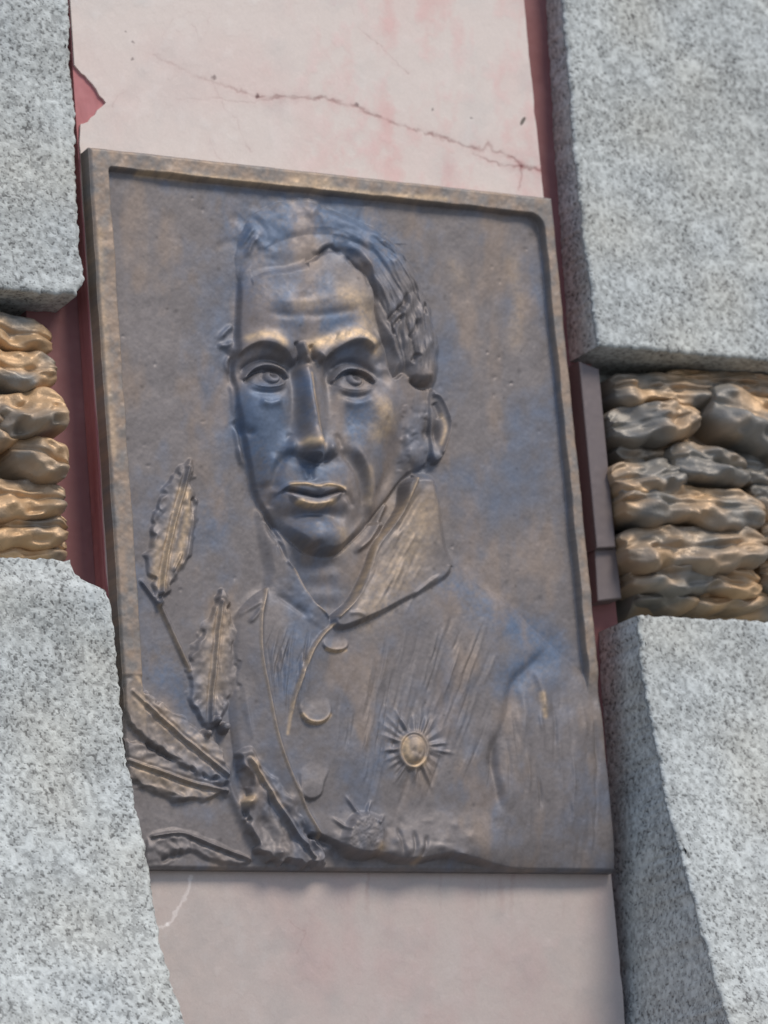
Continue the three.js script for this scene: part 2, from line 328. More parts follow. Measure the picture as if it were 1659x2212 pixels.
// --- coat and shoulders
depth(0.006);
const coatP = smooth([[700, 1230], [625, 1225], [592, 1256], [540, 1293], [512, 1331], [500, 1420], [500, 1560], [530, 1700], [600, 1765], [660, 1800], [693, 1808], [760, 1843], [817, 1848], [855, 1860], [907, 1860], [960, 1850], [1021, 1860], [1078, 1874], [1340, 1880], [1360, 1500], [1300, 1478], [1250, 1440], [1200, 1396], [1150, 1350], [1090, 1290], [1030, 1256], [960, 1190], [840, 1170]], 5, true);
plateau(coatP, ID.coat, 6, (k, u, v, d) => {
  const body = 0.0015 + 0.013 * Math.sqrt(1 - Math.pow(1 - clamp(d / 200), 2)) + 0.010 * sst(1740, 1850, v) * sst(1180, 1000, u);
  return body + 0.0024 * (fbm(u / 70, v / 90, 3) - 0.5) - 0.003 * sst(1000, 1300, u);
}, { eFn: (u, v) => v > 1700 ? 5 : 16 });
depth(0.012);
// arm and sleeve
ridge([[1201, 1388], [1154, 1435], [1110, 1478], [1097, 1539], [1070, 1620], [1062, 1650]], 30, 12, -0.0040, { fadeIn: 0.2 });
ridge([[1068, 1577], [1064, 1639], [1072, 1700], [1083, 1760]], 9, 13, -0.0050, { taper: 0.25 });
ridge([[1152, 1430], [1166, 1470], [1175, 1510], [1181, 1552]], 16, 8, 0.0026, { taper: 0.25 });
ridge([[1130, 1500], [1110, 1580], [1105, 1680], [1120, 1800]], 30, 34, 0.0028, { taper: 0.25 });
ridge([[1220, 1480], [1240, 1600], [1245, 1720], [1240, 1830]], 24, 24, 0.0026, { taper: 0.3 });
for (let n = 0; n < 44; n++) { const u = 1085 + rnd() * 200, v = 1460 + rnd() * 270, l = 60 + rnd() * 130; ridge([[u, v], [u + 4 + rnd() * 8, v + l / 2], [u + rnd() * 14, v + l]], 3 + 3 * rnd(), 3 + 3 * rnd(), (rnd() > 0.5 ? -1 : 1) * (0.0004 + 0.0008 * rnd()), { taper: 0.4, raw: true }); }
// chest tool strokes fanning down from the collar
for (let n = 0; n < 120; n++) {
  const s = rnd(), u = 730 + s * 350, v = 1350 + rnd() * 300 - s * 40, l = 50 + rnd() * 130, sl = mix(-0.12, -0.42, s) + (rnd() - 0.5) * 0.1;
  ridge([[u, v], [u + sl * l * 0.5 + 3, v + l * 0.5], [u + sl * l, v + l]], 2.6 + 3 * rnd(), 2.6 + 3 * rnd(), (rnd() > 0.5 ? -1 : 1) * (0.0003 + 0.0006 * rnd()), { taper: 0.4, raw: true });
}
for (let n = 0; n < 30; n++) { const u = 595 + rnd() * 80, v = 1330 + rnd() * 90, l = 70 + rnd() * 120; ridge([[u, v], [u - 10 - rnd() * 10, v + l / 2], [u - 14, v + l]], 2.6, 3, (rnd() > 0.4 ? -1 : 1) * 0.0008, { taper: 0.35, raw: true }); }
// open coat front: lapel line, flap edge
const lapel = [[583, 1268], [570, 1310], [565, 1350], [567, 1416], [584, 1511], [598, 1582], [617, 1644], [641, 1701], [665, 1753], [695, 1806]];
ridge(lapel, 6, 24, 0.0026, { fadeIn: 0.08 }); ridge(lapel, 3.2, 3.2, 0.0020);
ridge([[531, 1450], [537, 1520], [544, 1565], [553, 1618]], 4, 8, 0.0016, { taper: 0.45 });
ridge([[510, 1331], [545, 1310], [572, 1296]], 6, 6, 0.0022, { taper: 0.25 });
ridge([[540, 1345], [555, 1328], [568, 1306]], 4, 5, 0.0022, { taper: 0.25 });
const flap = [[715, 1352], [695, 1372], [674, 1402], [660, 1432], [650, 1459], [636, 1501], [628, 1545], [623, 1584]];
ridge(flap, 30, 4, 0.0036, { fadeOut: 0.4 }); ridge(flap, 3.2, 3.2, 0.0020, { fadeOut: 0.3 });
// buttons: discs set into the cloth at the head and standing clear at the foot
depth(0.016);
const disc = (cu, cv, ru, rv, id, up, e = 3) => plateau(Array.from({ length: 28 }, (_, i) => [cu + ru * Math.cos(i / 28 * 6.2832), cv + rv * Math.sin(i / 28 * 6.2832)]), id, e, (k, u, v, d) => h[k] + up * sst(cv - rv * 0.9, cv + rv * 0.9, v) + 0.0010 * Math.exp(-Math.pow((d - 4) / 3, 2)) * sst(cv, cv + rv, v));
disc(724, 1390, 29, 18, ID.button1, 0.0032); disc(682, 1531, 34, 33, ID.button2, 0.0040);
plateau(smooth([[655, 1660], [650, 1700], [658, 1720], [676, 1726], [695, 1716], [702, 1690], [712, 1655], [690, 1640]], 4, true), ID.button3, 4, (k, u, v) => h[k] + 0.0040 * sst(1640, 1715, v));
// star order
{
  const cu = 897, cv = 1616;
  each(cu - 125, cv - 135, cu + 125, cv + 135, (k, u, v) => {
    const dx = (u - cu) / 92, dy = (v - cv) / 104, r = Math.hypot(dx, dy), a = Math.atan2(dy, dx);
    const sec = a / 6.2832 * 22 + 44 + 0.22 * Math.sin(a * 5), fac = Math.abs((sec % 1) - 0.5) * 2, lobe = 0.62 + 0.36 * hash(Math.floor(sec + 0.5) % 22, 5) + 0.10 * fac;
    if (r > lobe) return; const t = sst(lobe, lobe * 0.7, r);
    h[k] += t * (0.0004 + 0.0020 * (fac - 0.5) * (0.4 + 0.6 * (1 - r)) + 0.0010 * (1 - r)); if (t > 0.3) part[k] = ID.star;
  });
  for (const [u, v] of [[852, 1525], [933, 1535], [990, 1627], [976, 1603], [940, 1714], [848, 1698], [819, 1622], [832, 1590], [897, 1706]]) ridge([[mix(cu, u, 0.3), mix(cv, v, 0.3)], [mix(cu, u, 0.65), mix(cv, v, 0.65)], [u, v]], 3.6, 3.6, 0.0024, { fadeOut: 0.6 });
  depth(0.022);
  const ring = (ru, rv, n = 30) => Array.from({ length: n }, (_, i) => [cu + ru * Math.cos(i / n * 6.2832), cv + 2 + rv * Math.sin(i / n * 6.2832)]);
  plateau(ring(35, 42), ID.medallion, 6, (k, u, v, d) => 0.0190 + 0.0034 * Math.sqrt(clamp(d / 26)) - 0.0024 * Math.exp(-Math.pow((d - 10) / 4, 2)));
  gauss(cu + 3, cv - 2, 14, 18, 0.0034); gauss(cu + 3, cv + 19, 15, 9, 0.0022); gauss(cu - 5, cv + 6, 4, 5, -0.0010); gauss(cu + 8, cv + 14, 4, 5, -0.0014);
}
// lower rosette, its rays and scallops along the coat's foot
depth(0.018);
plateau(smooth([[752, 1790], [770, 1762], [800, 1758], [826, 1772], [832, 1800], [824, 1836], [800, 1846], [766, 1842], [746, 1826]], 4, true), ID.rosette, 9, (k, u, v, d) => 0.0200 + 0.0035 * Math.sqrt(clamp(d / 30)) + 0.0030 * (fbm(u / 14, v / 14, 3) - 0.5));
for (const P of [[[748, 1712], [762, 1732], [778, 1756]], [[808, 1724], [800, 1742], [796, 1758]], [[720, 1760], [738, 1776], [756, 1790]], [[836, 1756], [826, 1768], [818, 1776]]]) ridge(P, 4, 4, 0.0026, { fadeIn: 0.5 });
for (const [u, v, s] of [[722, 1826, 16], [850, 1840, 14], [880, 1838, 16], [912, 1830, 18], [900, 1852, 14], [860, 1815, 12], [960, 1830, 20], [1000, 1848, 14]]) gauss(u, v, s, s * 0.9, 0.0036);
for (const P of [[[860, 1780], [868, 1815], [876, 1856]], [[896, 1790], [898, 1820], [892, 1858]], [[925, 1800], [920, 1830], [910, 1858]]]) ridge(P, 5, 5, -0.0028, { taper: 0.3 });
for (let n = 0; n < 40; n++) gauss(700 + rnd() * 330, 1770 + rnd() * 80, 6 + rnd() * 8, 5 + rnd() * 6, (rnd() - 0.5) * 0.003);

// --- neck, then the standing collar
depth(0.008);
plateau([[600, 1140], [640, 1300], [708, 1340], [770, 1290], [830, 1130]], ID.head, 6, (k, u, v) => 0.0075 - 0.003 * sst(1190, 1330, v) + 0.0007 * Math.sin(v / 7) * sst(60, 20, Math.abs(u - 695)));
depth(0.014);
const colR = smooth([[882, 1040], [905, 1028], [936, 1032], [948, 1070], [955, 1110], [963, 1165], [975, 1230], [930, 1266], [875, 1295], [800, 1334], [724, 1358], [716, 1340], [755, 1302], [776, 1268], [795, 1224], [813, 1176], [848, 1129], [872, 1089]], 5, true);
const edgeR = [[898, 1036], [875, 1089], [850, 1129], [813, 1176], [795, 1224], [776, 1268], [755, 1304], [725, 1336]];
plateau(colR, ID.collar, 6, (k, u, v, d) => { const e = distLine(edgeR, u, v)[0]; return 0.0195 - 0.0075 * sst(0, 190, e) + 0.0024 * (fbm(u / 40, v / 40, 3) - 0.5) + 0.0045 * sst(1180, 1330, v); }, { eFn: (u, v) => u > 900 && v < 1220 ? 14 : 6 });
ridge(edgeR, 3.2, 3.2, 0.0026); ridge(edgeR.map(q => [q[0] + 12, q[1] + 5]), 6, 8, -0.0014, { taper: 0.2 });
ridge([[846, 1078], [835, 1100], [806, 1158], [768, 1194]], 5, 9, 0.0050, { taper: 0.15 });
ridge([[915, 1050], [890, 1090], [868, 1130], [850, 1160]], 7, 7, -0.0022, { taper: 0.25 });
for (let n = 0; n < 30; n++) { const u = 800 + rnd() * 130, v = 1120 + rnd() * 140, l = 30 + rnd() * 60; ridge([[u, v], [u - l * 0.3, v + l * 0.55], [u - l * 0.55, v + l]], 4, 4, (rnd() > 0.5 ? -1 : 1) * 0.0006, { taper: 0.35, raw: true }); }
ridge([[955, 1240], [930, 1255], [905, 1275], [890, 1290]], 4, 4, 0.0016, { taper: 0.2 }); ridge([[742, 1330], [765, 1328], [784, 1336]], 5, 5, 0.0018, { taper: 0.2 });
const colL = smooth([[570, 1100], [583, 1184], [590, 1228], [588, 1262], [601, 1284], [638, 1314], [674, 1343], [706, 1358], [712, 1330], [681, 1297], [659, 1264], [640, 1228], [622, 1200], [600, 1150]], 5, true);
plateau(colL, ID.collar, 6, (k, u, v, d) => 0.0055 + 0.0095 * sst(580, 690, u) + 0.002 * (fbm(u / 30, v / 30, 3) - 0.5), { eFn: (u, v) => u < 606 ? 13 : 6 });
ridge([[628, 1212], [640, 1228], [659, 1264], [681, 1297], [710, 1332]], 3, 3, 0.0024); ridge([[577, 1116], [595, 1140], [618, 1176]], 3, 3, 0.0026, { taper: 0.2 });
ridge([[601, 1276], [638, 1307], [672, 1336]], 9, 6, -0.0020, { taper: 0.2 });

// --- head
depth(0.010);
const headP = smooth([[525, 570], [521, 630], [518, 690], [515, 741], [510, 796], [514, 833], [517, 870], [524, 906], [533, 953], [545, 1005], [559, 1063], [581, 1107], [610, 1147], [630, 1172], [655, 1195], [690, 1204], [728, 1198], [752, 1177], [784, 1146], [812, 1110], [842, 1076], [884, 1022], [925, 1000], [940, 900], [930, 700], [890, 600], [815, 520], [660, 480], [556, 520]], 5, true);
plateau(headP, ID.head, 5, (k, u, v, d) => {
  const r = Math.pow(clamp(1 - Math.pow(1 - clamp(d / 125), 2)), 0.6);
  const side = sst(760, 930, u);
  return 0.0045 + 0.0185 * r * (1 - 0.50 * side) - 0.001 * side - 0.0050 * sst(650, 520, v) + 0.0010 * (fbm(u / 36, v / 36, 3) - 0.5) + 0.0115 * sst(1095, 1180, v) * sst(0, 17, d) * sst(120, 60, Math.abs(u - 690));
}, { eFn: (u, v) => v < 600 ? mix(5, 45, sst(600, 540, v)) : 5 });
// forehead and its furrows
depth(0.021);
gauss(615, 668, 66, 44, 0.0044); gauss(745, 655, 55, 50, 0.0044); ridge([[560, 672], [640, 684], [720, 678], [785, 668]], 9, 9, -0.0017, { taper: 0.2 }); ridge([[570, 648], [650, 655], [730, 640]], 11, 11, 0.0014, { taper: 0.25 }); ridge([[648, 690], [652, 660], [650, 630]], 16, 16, -0.0016, { taper: 0.3 });
ridge([[798, 640], [806, 700], [822, 760], [830, 800]], 16, 16, -0.0042, { taper: 0.2 });
// eye sockets
depth(0.015);
gauss(586, 797, 58, 34, -0.0125); gauss(766, 802, 60, 33, -0.0125); gauss(634, 803, 15, 50, -0.0070); gauss(708, 808, 15, 52, -0.0080); gauss(532, 800, 22, 22, -0.0040); gauss(818, 818, 22, 18, -0.0045);
gauss(634, 870, 13, 60, -0.0036); gauss(708, 875, 15, 60, -0.0030);
// brows: soft above, cut sharply below
depth(0.025);
const browL = [[520, 762], [538, 745], [562, 736], [590, 740], [612, 751], [632, 768], [648, 784]], browR = [[690, 782], [706, 767], [729, 751], [750, 740], [770, 735], [793, 739], [817, 758]];
ridge(browL, 24, 6, 0.0085, { taper: 0.12 }); ridge(browR, 25, 6, 0.0110, { taper: 0.1 });
for (let n = 0; n < 14; n++) { const t = n / 13 + rnd() * 0.05, u = mix(676, 806, t), v = mix(746, 720, Math.sin(t * 2.4)) + rnd() * 6; ridge([[u - 2, v + 7], [u + 2, v], [u + 5 + rnd() * 4, v - 8 - rnd() * 6]], 2.4, 2.4, (n % 2 ? 1 : -1) * 0.0006 * (0.4 + rnd()), { taper: 0.3 }); }
// frown between the brows
ridge([[640, 735], [645, 752], [656, 782]], 5, 5, -0.0042, { taper: 0.2 }); ridge([[653, 735], [660, 755], [672, 784]], 6, 5, 0.0044, { taper: 0.2 }); ridge([[672, 742], [677, 758], [686, 780]], 5, 5, -0.0044, { taper: 0.2 });
// eyes
depth(0.016);
function eyeAt(cu, cv, rx, ry, upper, lower, fold, id, iu, iv) {
  each(cu - rx - 4, cv - ry - 4, cu + rx + 4, cv + ry + 4, (k, u, v) => { const q = Math.pow((u - cu) / rx, 2) + Math.pow((v - cv) / ry, 2); if (q < 1) h[k] += 0.0042 * Math.sqrt(1 - q); });
  label(smooth([...upper, ...lower.slice().reverse()], 4, true), id);
  ridge(upper, 7, 3, 0.0056, { taper: 0.08 }); ridge(upper.map(q => [q[0], q[1] + 8]), 4, 6, -0.0052, { taper: 0.15 });
  ridge(lower, 3.5, 7, 0.0024, { taper: 0.15 }); ridge(lower.map(q => [q[0], q[1] + 12]), 5, 8, -0.0020, { taper: 0.3 });
  ridge(fold, 6, 5, -0.0034, { taper: 0.15 });
  gauss(iu, iv + 1, 14, 14, 0.0046); gauss(iu + 3, iv - 4, 6, 6.5, -0.0095); ridge(Array.from({ length: 17 }, (_, i) => [iu + 18 * Math.cos(i / 16 * 6.2832), iv + 17 * Math.sin(i / 16 * 6.2832)]), 3, 3, -0.0024); gauss(iu - 26, iv + 2, 11, 12, -0.0020); gauss(iu + 26, iv + 4, 10, 10, -0.0018);
}
eyeAt(582, 815, 40, 25, [[534, 818], [543, 803], [556, 792], [579, 787], [602, 793], [615, 804], [621, 818]], [[540, 824], [556, 833], [579, 838], [602, 835], [618, 825]], [[528, 797], [545, 781], [572, 773], [600, 778], [622, 794]], ID.eyeA, 588, 814);
eyeAt(764, 822, 44, 26, [[717, 830], [726, 812], [740, 801], [760, 796], [784, 802], [800, 814], [812, 829]], [[722, 835], [740, 844], [760, 848], [784, 846], [803, 836]], [[716, 802], [735, 785], [765, 781], [795, 793], [818, 810]], ID.eyeB, 764, 821);
ridge([[558, 866], [580, 874], [607, 866]], 6, 9, 0.0024, { taper: 0.2 }); ridge([[735, 866], [765, 876], [800, 864]], 6, 9, 0.0016, { taper: 0.2 });
// nose
{
  depth(0.034);
  const ax = smooth([[664, 775, 0.20], [670, 805, 0.42], [671, 850, 0.66], [675, 900, 0.86], [679, 940, 1.0], [682, 990, 1.05]]);
  const foot = u => lerpTable([[600, 966], [630, 970], [652, 976], [676, 984], [694, 991], [710, 989], [728, 981], [760, 970]], 1, u);
  each(580, 740, 780, 1010, (k, u, v) => {
    const [d, s, t, w] = distLine(ax, u, v); const half = mix(14, 23, t) * (s > 0 ? 1.0 : 0.95);
    let n = 0.0205 * w * Math.exp(-Math.pow(d / half, 2.6)) * sst(0, 0.10, t);
    n += 0.0060 * Math.exp(-(Math.pow((u - 680) / 20, 2) + Math.pow((v - 958) / 19, 2)));
    n += 0.0085 * Math.exp(-(Math.pow((u - 640) / 12, 2) + Math.pow((v - 958) / 17, 2))) + 0.0095 * Math.exp(-(Math.pow((u - 722) / 13, 2) + Math.pow((v - 964) / 18, 2)));
    const b = foot(u); h[k] += n * sst(b + 6, b - 5, v);
  });
  ridge([[672, 800], [670, 840], [674, 880], [679, 925]], 6, 6, 0.0020, { taper: 0.2 });
  depth(0.024); gauss(658, 982, 12, 7, -0.004); gauss(704, 990, 12, 7, -0.0045); gauss(690, 998, 40, 9, -0.0030);
  ridge([[622, 968], [626, 948], [636, 932]], 6, 6, -0.0020, { taper: 0.3 }); ridge([[738, 972], [737, 952], [724, 934]], 7, 7, -0.0022, { taper: 0.3 });
}
// cheeks
depth(0.021);
gauss(830, 893, 30, 48, 0.0090, -0.35); gauss(856, 990, 28, 74, -0.0095); gauss(756, 905, 32, 36, -0.0040); gauss(560, 890, 28, 42, 0.0036); gauss(620, 920, 22, 45, -0.0034); gauss(576, 1050, 24, 50, -0.0050, -0.2); gauss(618, 1128, 16, 42, -0.0055, -0.45); gauss(768, 1128, 16, 40, -0.0050, 0.5); ridge([[520, 895], [536, 920], [562, 936]], 8, 7, -0.0032, { taper: 0.2 });
ridge([[729, 966], [747, 986], [762, 1006], [778, 1036], [787, 1070], [790, 1105]], 15, 9, -0.0048, { taper: 0.2 }); ridge([[756, 955], [782, 990], [800, 1030], [806, 1075], [803, 1115]], 12, 11, 0.0054, { taper: 0.2 });
ridge([[620, 976], [606, 1004], [599, 1032], [600, 1060]], 9, 12, -0.0036, { taper: 0.2 }); ridge([[602, 975], [586, 1010], [580, 1050]], 13, 13, 0.0030, { taper: 0.25 });
gauss(832, 1050, 14, 45, -0.0046, 0.5); ridge([[884, 860], [876, 920], [884, 985]], 10, 10, -0.0024, { taper: 0.3 });
// mouth
depth(0.026);
gauss(686, 1043, 70, 44, 0.0046); ridge([[671, 1003], [672, 1020], [676, 1038]], 6, 6, -0.0024, { taper: 0.15 }); ridge([[657, 1006], [659, 1022], [663, 1040]], 4, 4, 0.0010, { taper: 0.2 });
const lipTop = [[612, 1057], [627, 1045], [645, 1044], [664, 1046], [684, 1052], [704, 1047], [726, 1049], [748, 1056]], mouthL = [[614, 1061], [632, 1056], [660, 1064], [689, 1071], [716, 1064], [738, 1059], [750, 1060]];
plateau([...smooth(lipTop), ...smooth(mouthL.slice().reverse())], ID.lips, 3, (k, u, v, d) => h[k] + 0.0026); ridge(lipTop, 4, 2.6, 0.0026, { taper: 0.1 }); gauss(688, 1057, 10, 7, 0.0026);
ridge([[606, 1068], [622, 1055], ...mouthL.slice(1, 6), [750, 1062]], 3.2, 3.4, -0.0058, { taper: 0.15 });
const loLip = smooth([[632, 1066], [652, 1069], [689, 1076], [722, 1068], [738, 1063], [732, 1075], [718, 1086], [692, 1093], [664, 1091], [642, 1080]], 4, true);
plateau(loLip, ID.lips, 5, (k, u, v, d) => h[k] + 0.0036); ridge([[642, 1079], [664, 1089], [692, 1091], [722, 1082]], 7, 3.4, 0.0040, { taper: 0.2 });
ridge([[612, 1060], [602, 1074], [598, 1090]], 7, 7, -0.0020, { taper: 0.3 }); ridge([[748, 1060], [760, 1076], [770, 1096]], 7, 8, -0.0024, { taper: 0.3 }); gauss(752, 1086, 10, 14, 0.0026);
depth(0.023);
gauss(690, 1108, 40, 12, -0.0082); gauss(730, 1122, 22, 18, -0.0056); gauss(640, 1114, 20, 18, -0.0048); gauss(680, 1130, 16, 12, 0.0020);
// chin
depth(0.029);
gauss(686, 1160, 44, 36, 0.0075); gauss(688, 1177, 8, 6, -0.0042); ridge([[590, 1100], [604, 1130], [622, 1158]], 10, 8, -0.0018, { taper: 0.2 });

// --- hair
depth(0.012);
const hairP = smooth([[526, 600], [519, 560], [524, 515], [540, 478], [566, 448], [601, 432], [674, 430], [747, 455], [820, 489], [875, 533], [915, 595], [941, 668], [955, 741], [953, 800], [942, 830], [928, 838], [900, 832], [884, 815], [868, 806], [850, 818], [838, 800], [832, 765], [818, 735], [806, 690], [799, 640], [792, 602], [765, 571], [742, 548], [714, 534], [694, 550], [659, 572], [630, 580], [564, 590]], 5, true);
plateau(hairP, ID.hair, 4, (k, u, v, d) => {
  const rr = sst(640, 860, u);
  const base = 0.0012 + (0.0095 + 0.0065 * rr) * Math.sqrt(1 - Math.pow(1 - clamp(d / 150), 2));
  return Math.max(base, h[k] * 0.45 + base * 0.55) + 0.0048 * sst(650, 780, u) * sst(0, 26, d) + 0.0026 * (fbm(u / 38, v / 38, 2) - 0.5);
}, { eFn: (u, v) => v < 520 || u < 545 ? 30 : (u < 660 ? 15 : (u > 840 && v < 640 ? 10 : 4)), rough: 3, cell: 22 });
function strands(A, B, n, w, amp, jit) {
  const a = smooth(A, 5), b = smooth(B, 5);
  for (let i = 0; i < n; i++) {
    const f = (i + 0.5 + (rnd() - 0.5) * 0.8) / n, s0 = rnd() * 0.5, s1 = Math.min(1, s0 + 0.35 + rnd() * 0.35), L = [];
    for (let q = 0; q <= 12; q++) { const t = mix(s0, s1, q / 12), ka = Math.min(a.length - 1, Math.floor(t * (a.length - 1))), kb = Math.min(b.length - 1, Math.floor(t * (b.length - 1))), ff = f + jit * 0.01 * Math.sin(t * 9 + i * 1.3); L.push([mix(a[ka][0], b[kb][0], ff), mix(a[ka][1], b[kb][1], ff), 1]); }
    ridge(smooth(L.filter((_, q) => q % 3 === 0), 3), w * (0.6 + 0.8 * rnd()), w * (0.6 + 0.8 * rnd()), (i % 2 ? -1.1 : 1) * amp * (0.4 + 0.9 * rnd()), { taper: 0.35, raw: true });
  }
}
const Z = (x, y) => [454.8 + x * 0.3655, 394.1 + y * 0.3655];
depth(0.018);
strands([Z(800, 400), Z(890, 480), Z(960, 600), Z(1010, 760), Z(1050, 900), Z(1080, 1040), Z(1130, 1130)], [Z(900, 210), Z(1080, 320), Z(1220, 470), Z(1310, 660), Z(1345, 850), Z(1350, 1050), Z(1290, 1180)], 24, 6.5, 0.0014, 9);
strands([Z(840, 420), Z(920, 500), Z(980, 620), Z(1030, 760), Z(1060, 900), Z(1090, 1040), Z(1130, 1120)], [Z(920, 230), Z(1080, 330), Z(1210, 480), Z(1295, 660), Z(1335, 850), Z(1340, 1050), Z(1290, 1170)], 46, 2.8, 0.0013, 7);
strands([Z(720, 380), Z(790, 410), Z(860, 480), Z(930, 560)], [Z(640, 200), Z(800, 200), Z(960, 300), Z(1060, 420)], 10, 7, 0.0012, 8);
depth(0.008);
for (let n = 0; n < 34; n++) { // tousled low tufts on the crown, brushed back from the brow
  const u = 535 + rnd() * 250, v = 445 + rnd() * 125, a = Math.atan2(v - 640, u - 700) + (rnd() - 0.5) * 1.3, l = 45 + rnd() * 50, c = (rnd() - 0.5) * 1.0;
  ridge([[u, v], [u + Math.cos(a) * l * 0.5, v + Math.sin(a) * l * 0.5], [u + Math.cos(a + c) * l, v + Math.sin(a + c) * l]], 6 + rnd() * 6, 6 + rnd() * 6, (n % 2 ? -1 : 1) * (0.0004 + 0.0009 * rnd()), { taper: 0.35 });
}
depth(0.018);
for (const L of [[Z(1170, 640), Z(1140, 720), Z(1080, 780), Z(1045, 830)], [Z(1140, 780), Z(1090, 840), Z(1080, 910)], [Z(1230, 800), Z(1200, 880), Z(1170, 930)], [Z(1230, 1010), Z(1190, 1060)], [Z(1290, 700), Z(1270, 780)], [Z(800, 420), Z(850, 480), Z(915, 545), Z(940, 640)], [Z(640, 435), Z(690, 395), Z(740, 390), Z(790, 415)], [Z(1180, 1150), Z(1240, 1190), Z(1320, 1190)]]) ridge(L, 5.5, 5.5, -0.0050, { taper: 0.2 });
for (const L of [[Z(1190, 640), Z(1170, 730), Z(1110, 810), Z(1075, 920)], [Z(1260, 720), Z(1200, 860), Z(1120, 990)], [Z(1330, 900), Z(1260, 1000), Z(1180, 1070)], [Z(1190, 1120), Z(1260, 1150), Z(1340, 1120)], [Z(820, 340), Z(900, 430), Z(990, 560), Z(1030, 700)], [Z(1060, 430), Z(1150, 520), Z(1210, 640)], [Z(620, 420), Z(690, 360), Z(760, 350)]]) ridge(L, 10, 10, 0.0034, { taper: 0.2 });
gauss(...Z(1260, 1110), 26, 20, 0.0038);
// wisps and whiskers beside the cheeks
depth(0.004);
for (const L of [[[508, 700], [492, 712], [472, 735]], [[506, 735], [490, 745], [470, 742]], [[505, 760], [492, 782], [500, 806]], [[500, 820], [506, 850], [508, 900]], [[506, 900], [515, 950], [524, 1005]], [[515, 960], [520, 985], [534, 1012]], [[520, 540], [534, 510], [548, 490]], [[530, 560], [540, 530], [556, 512]]]) ridge(L, 6, 6, 0.0026, { taper: 0.3 });
depth(0.013);
for (let n = 0; n < 26; n++) { const u = 858 + rnd() * 66, v = 845 + rnd() * 165, a = 1.2 + (rnd() - 0.5) * 1.6, l = 14 + rnd() * 18; ridge([[u, v], [u + Math.cos(a) * l / 2 + 3, v + Math.sin(a) * l / 2], [u + Math.cos(a) * l, v + Math.sin(a) * l]], 7, 7, (n % 2 ? -1 : 1) * 0.0010, { taper: 0.3 }); }
gauss(895, 985, 22, 22, 0.0030); gauss(915, 1012, 16, 10, -0.0030); gauss(925, 930, 10, 24, -0.0040);
// ear
depth(0.012);
const earP = smooth([[930, 850], [938, 838], [950, 848], [968, 882], [978, 917], [970, 955], [958, 988], [944, 997], [935, 985], [934, 940], [930, 900]], 5, true);
plateau(earP, ID.ear, 4, (k, u, v, d) => 0.0105 + 0.0025 * sst(930, 975, u));
ridge([[934, 850], [950, 856], [966, 888], [973, 917], [966, 950], [954, 984]], 4.5, 4.5, 0.0034, { taper: 0.05 }); ridge([[938, 868], [946, 885], [952, 905]], 6, 6, -0.0032, { taper: 0.15 }); gauss(943, 935, 7, 20, -0.0070); gauss(946, 985, 9, 9, 0.002);

// --- laurel branch
depth(0.006);
function leaf(outline, rib, id, base, lift, wEdge, z) {
  depth(z);
  const P = smooth(outline, 5, true), R = smooth(rib, 6);
  plateau(P, id, 6, (k, u, v, d) => {
    const [dm, s, t] = distLine(R, u, v);
    const vein = Math.sin(t * 40 - dm * 0.24 + 1.5 * noise(u / 30, v / 30)) * 0.0005 * sst(4, 14, dm) * noise(u / 22 + 7, v / 22) * 1.6;
    return base + lift * Math.exp(-dm / 30) - 0.0018 * Math.exp(-Math.pow((dm - 7) / 4, 2)) + 0.0026 * Math.exp(-dm * dm / 8) + vein + 0.0024 * Math.exp(-d / 9) * (noise(u / 17, v / 17) - 0.4) + 0.0050 * (fbm(u / 34, v / 34, 3) - 0.5);
  }, { rough: wEdge, cell: 13 });
}
ridge([[304, 1246], [326, 1276], [347, 1306]], 4, 4, 0.0040, { fadeIn: 0.2 }); ridge([[347, 1300], [370, 1350], [395, 1405], [414, 1446]], 4.5, 4.5, 0.0045);
ridge([[489, 1660], [505, 1712], [523, 1756], [545, 1800], [575, 1850]], 9, 9, 0.0045);
for (const L of [[[304, 1246], [326, 1276], [347, 1306], [370, 1350], [395, 1405], [414, 1446]], [[489, 1660], [505, 1712], [523, 1756], [545, 1800], [575, 1850]]]) { const S = smooth(L); each(...box(S, 10), (k, u, v) => { if (distLine(S, u, v)[0] < 6) part[k] = L.length > 5 ? ID.stem : ID.stem2; }); }
leaf([[320, 1810], [350, 1795], [391, 1792], [440, 1808], [500, 1835], [545, 1858], [500, 1866], [440, 1850], [410, 1836], [385, 1850], [350, 1872], [322, 1880]], [[330, 1806], [391, 1800], [450, 1822], [540, 1856]], ID.leafF, 0.0025, 0.002, 2, 0.003);
gauss(384, 1836, 14, 9, 0.004); ridge([[345, 1862], [372, 1850], [398, 1838]], 7, 7, -0.0045, { taper: 0.2 }); ridge([[320, 1830], [360, 1806], [420, 1812]], 7, 7, 0.0018, { taper: 0.3 });
leaf([[262, 1600], [300, 1606], [350, 1630], [400, 1650], [450, 1680], [495, 1708], [470, 1720], [429, 1724], [391, 1728], [360, 1716], [336, 1706], [300, 1694], [270, 1680]], [[270, 1640], [340, 1665], [420, 1692], [492, 1708]], ID.leafD, 0.0040, 0.003, 6, 0.006);
ridge([[300, 1692], [340, 1708], [390, 1724], [430, 1720]], 10, 4, 0.003, { taper: 0.2 });
leaf([[290, 1462], [327, 1501], [378, 1535], [421, 1565], [472, 1605], [497, 1650], [499, 1690], [465, 1684], [434, 1672], [391, 1648], [332, 1608], [289, 1566], [262, 1514], [268, 1490]], [[287, 1494], [335, 1540], [391, 1590], [440, 1630], [494, 1674]], ID.leafC, 0.0060, 0.005, 7, 0.009);
ridge([[290, 1566], [332, 1605], [391, 1645], [440, 1672]], 11, 4, 0.0034, { taper: 0.2 });
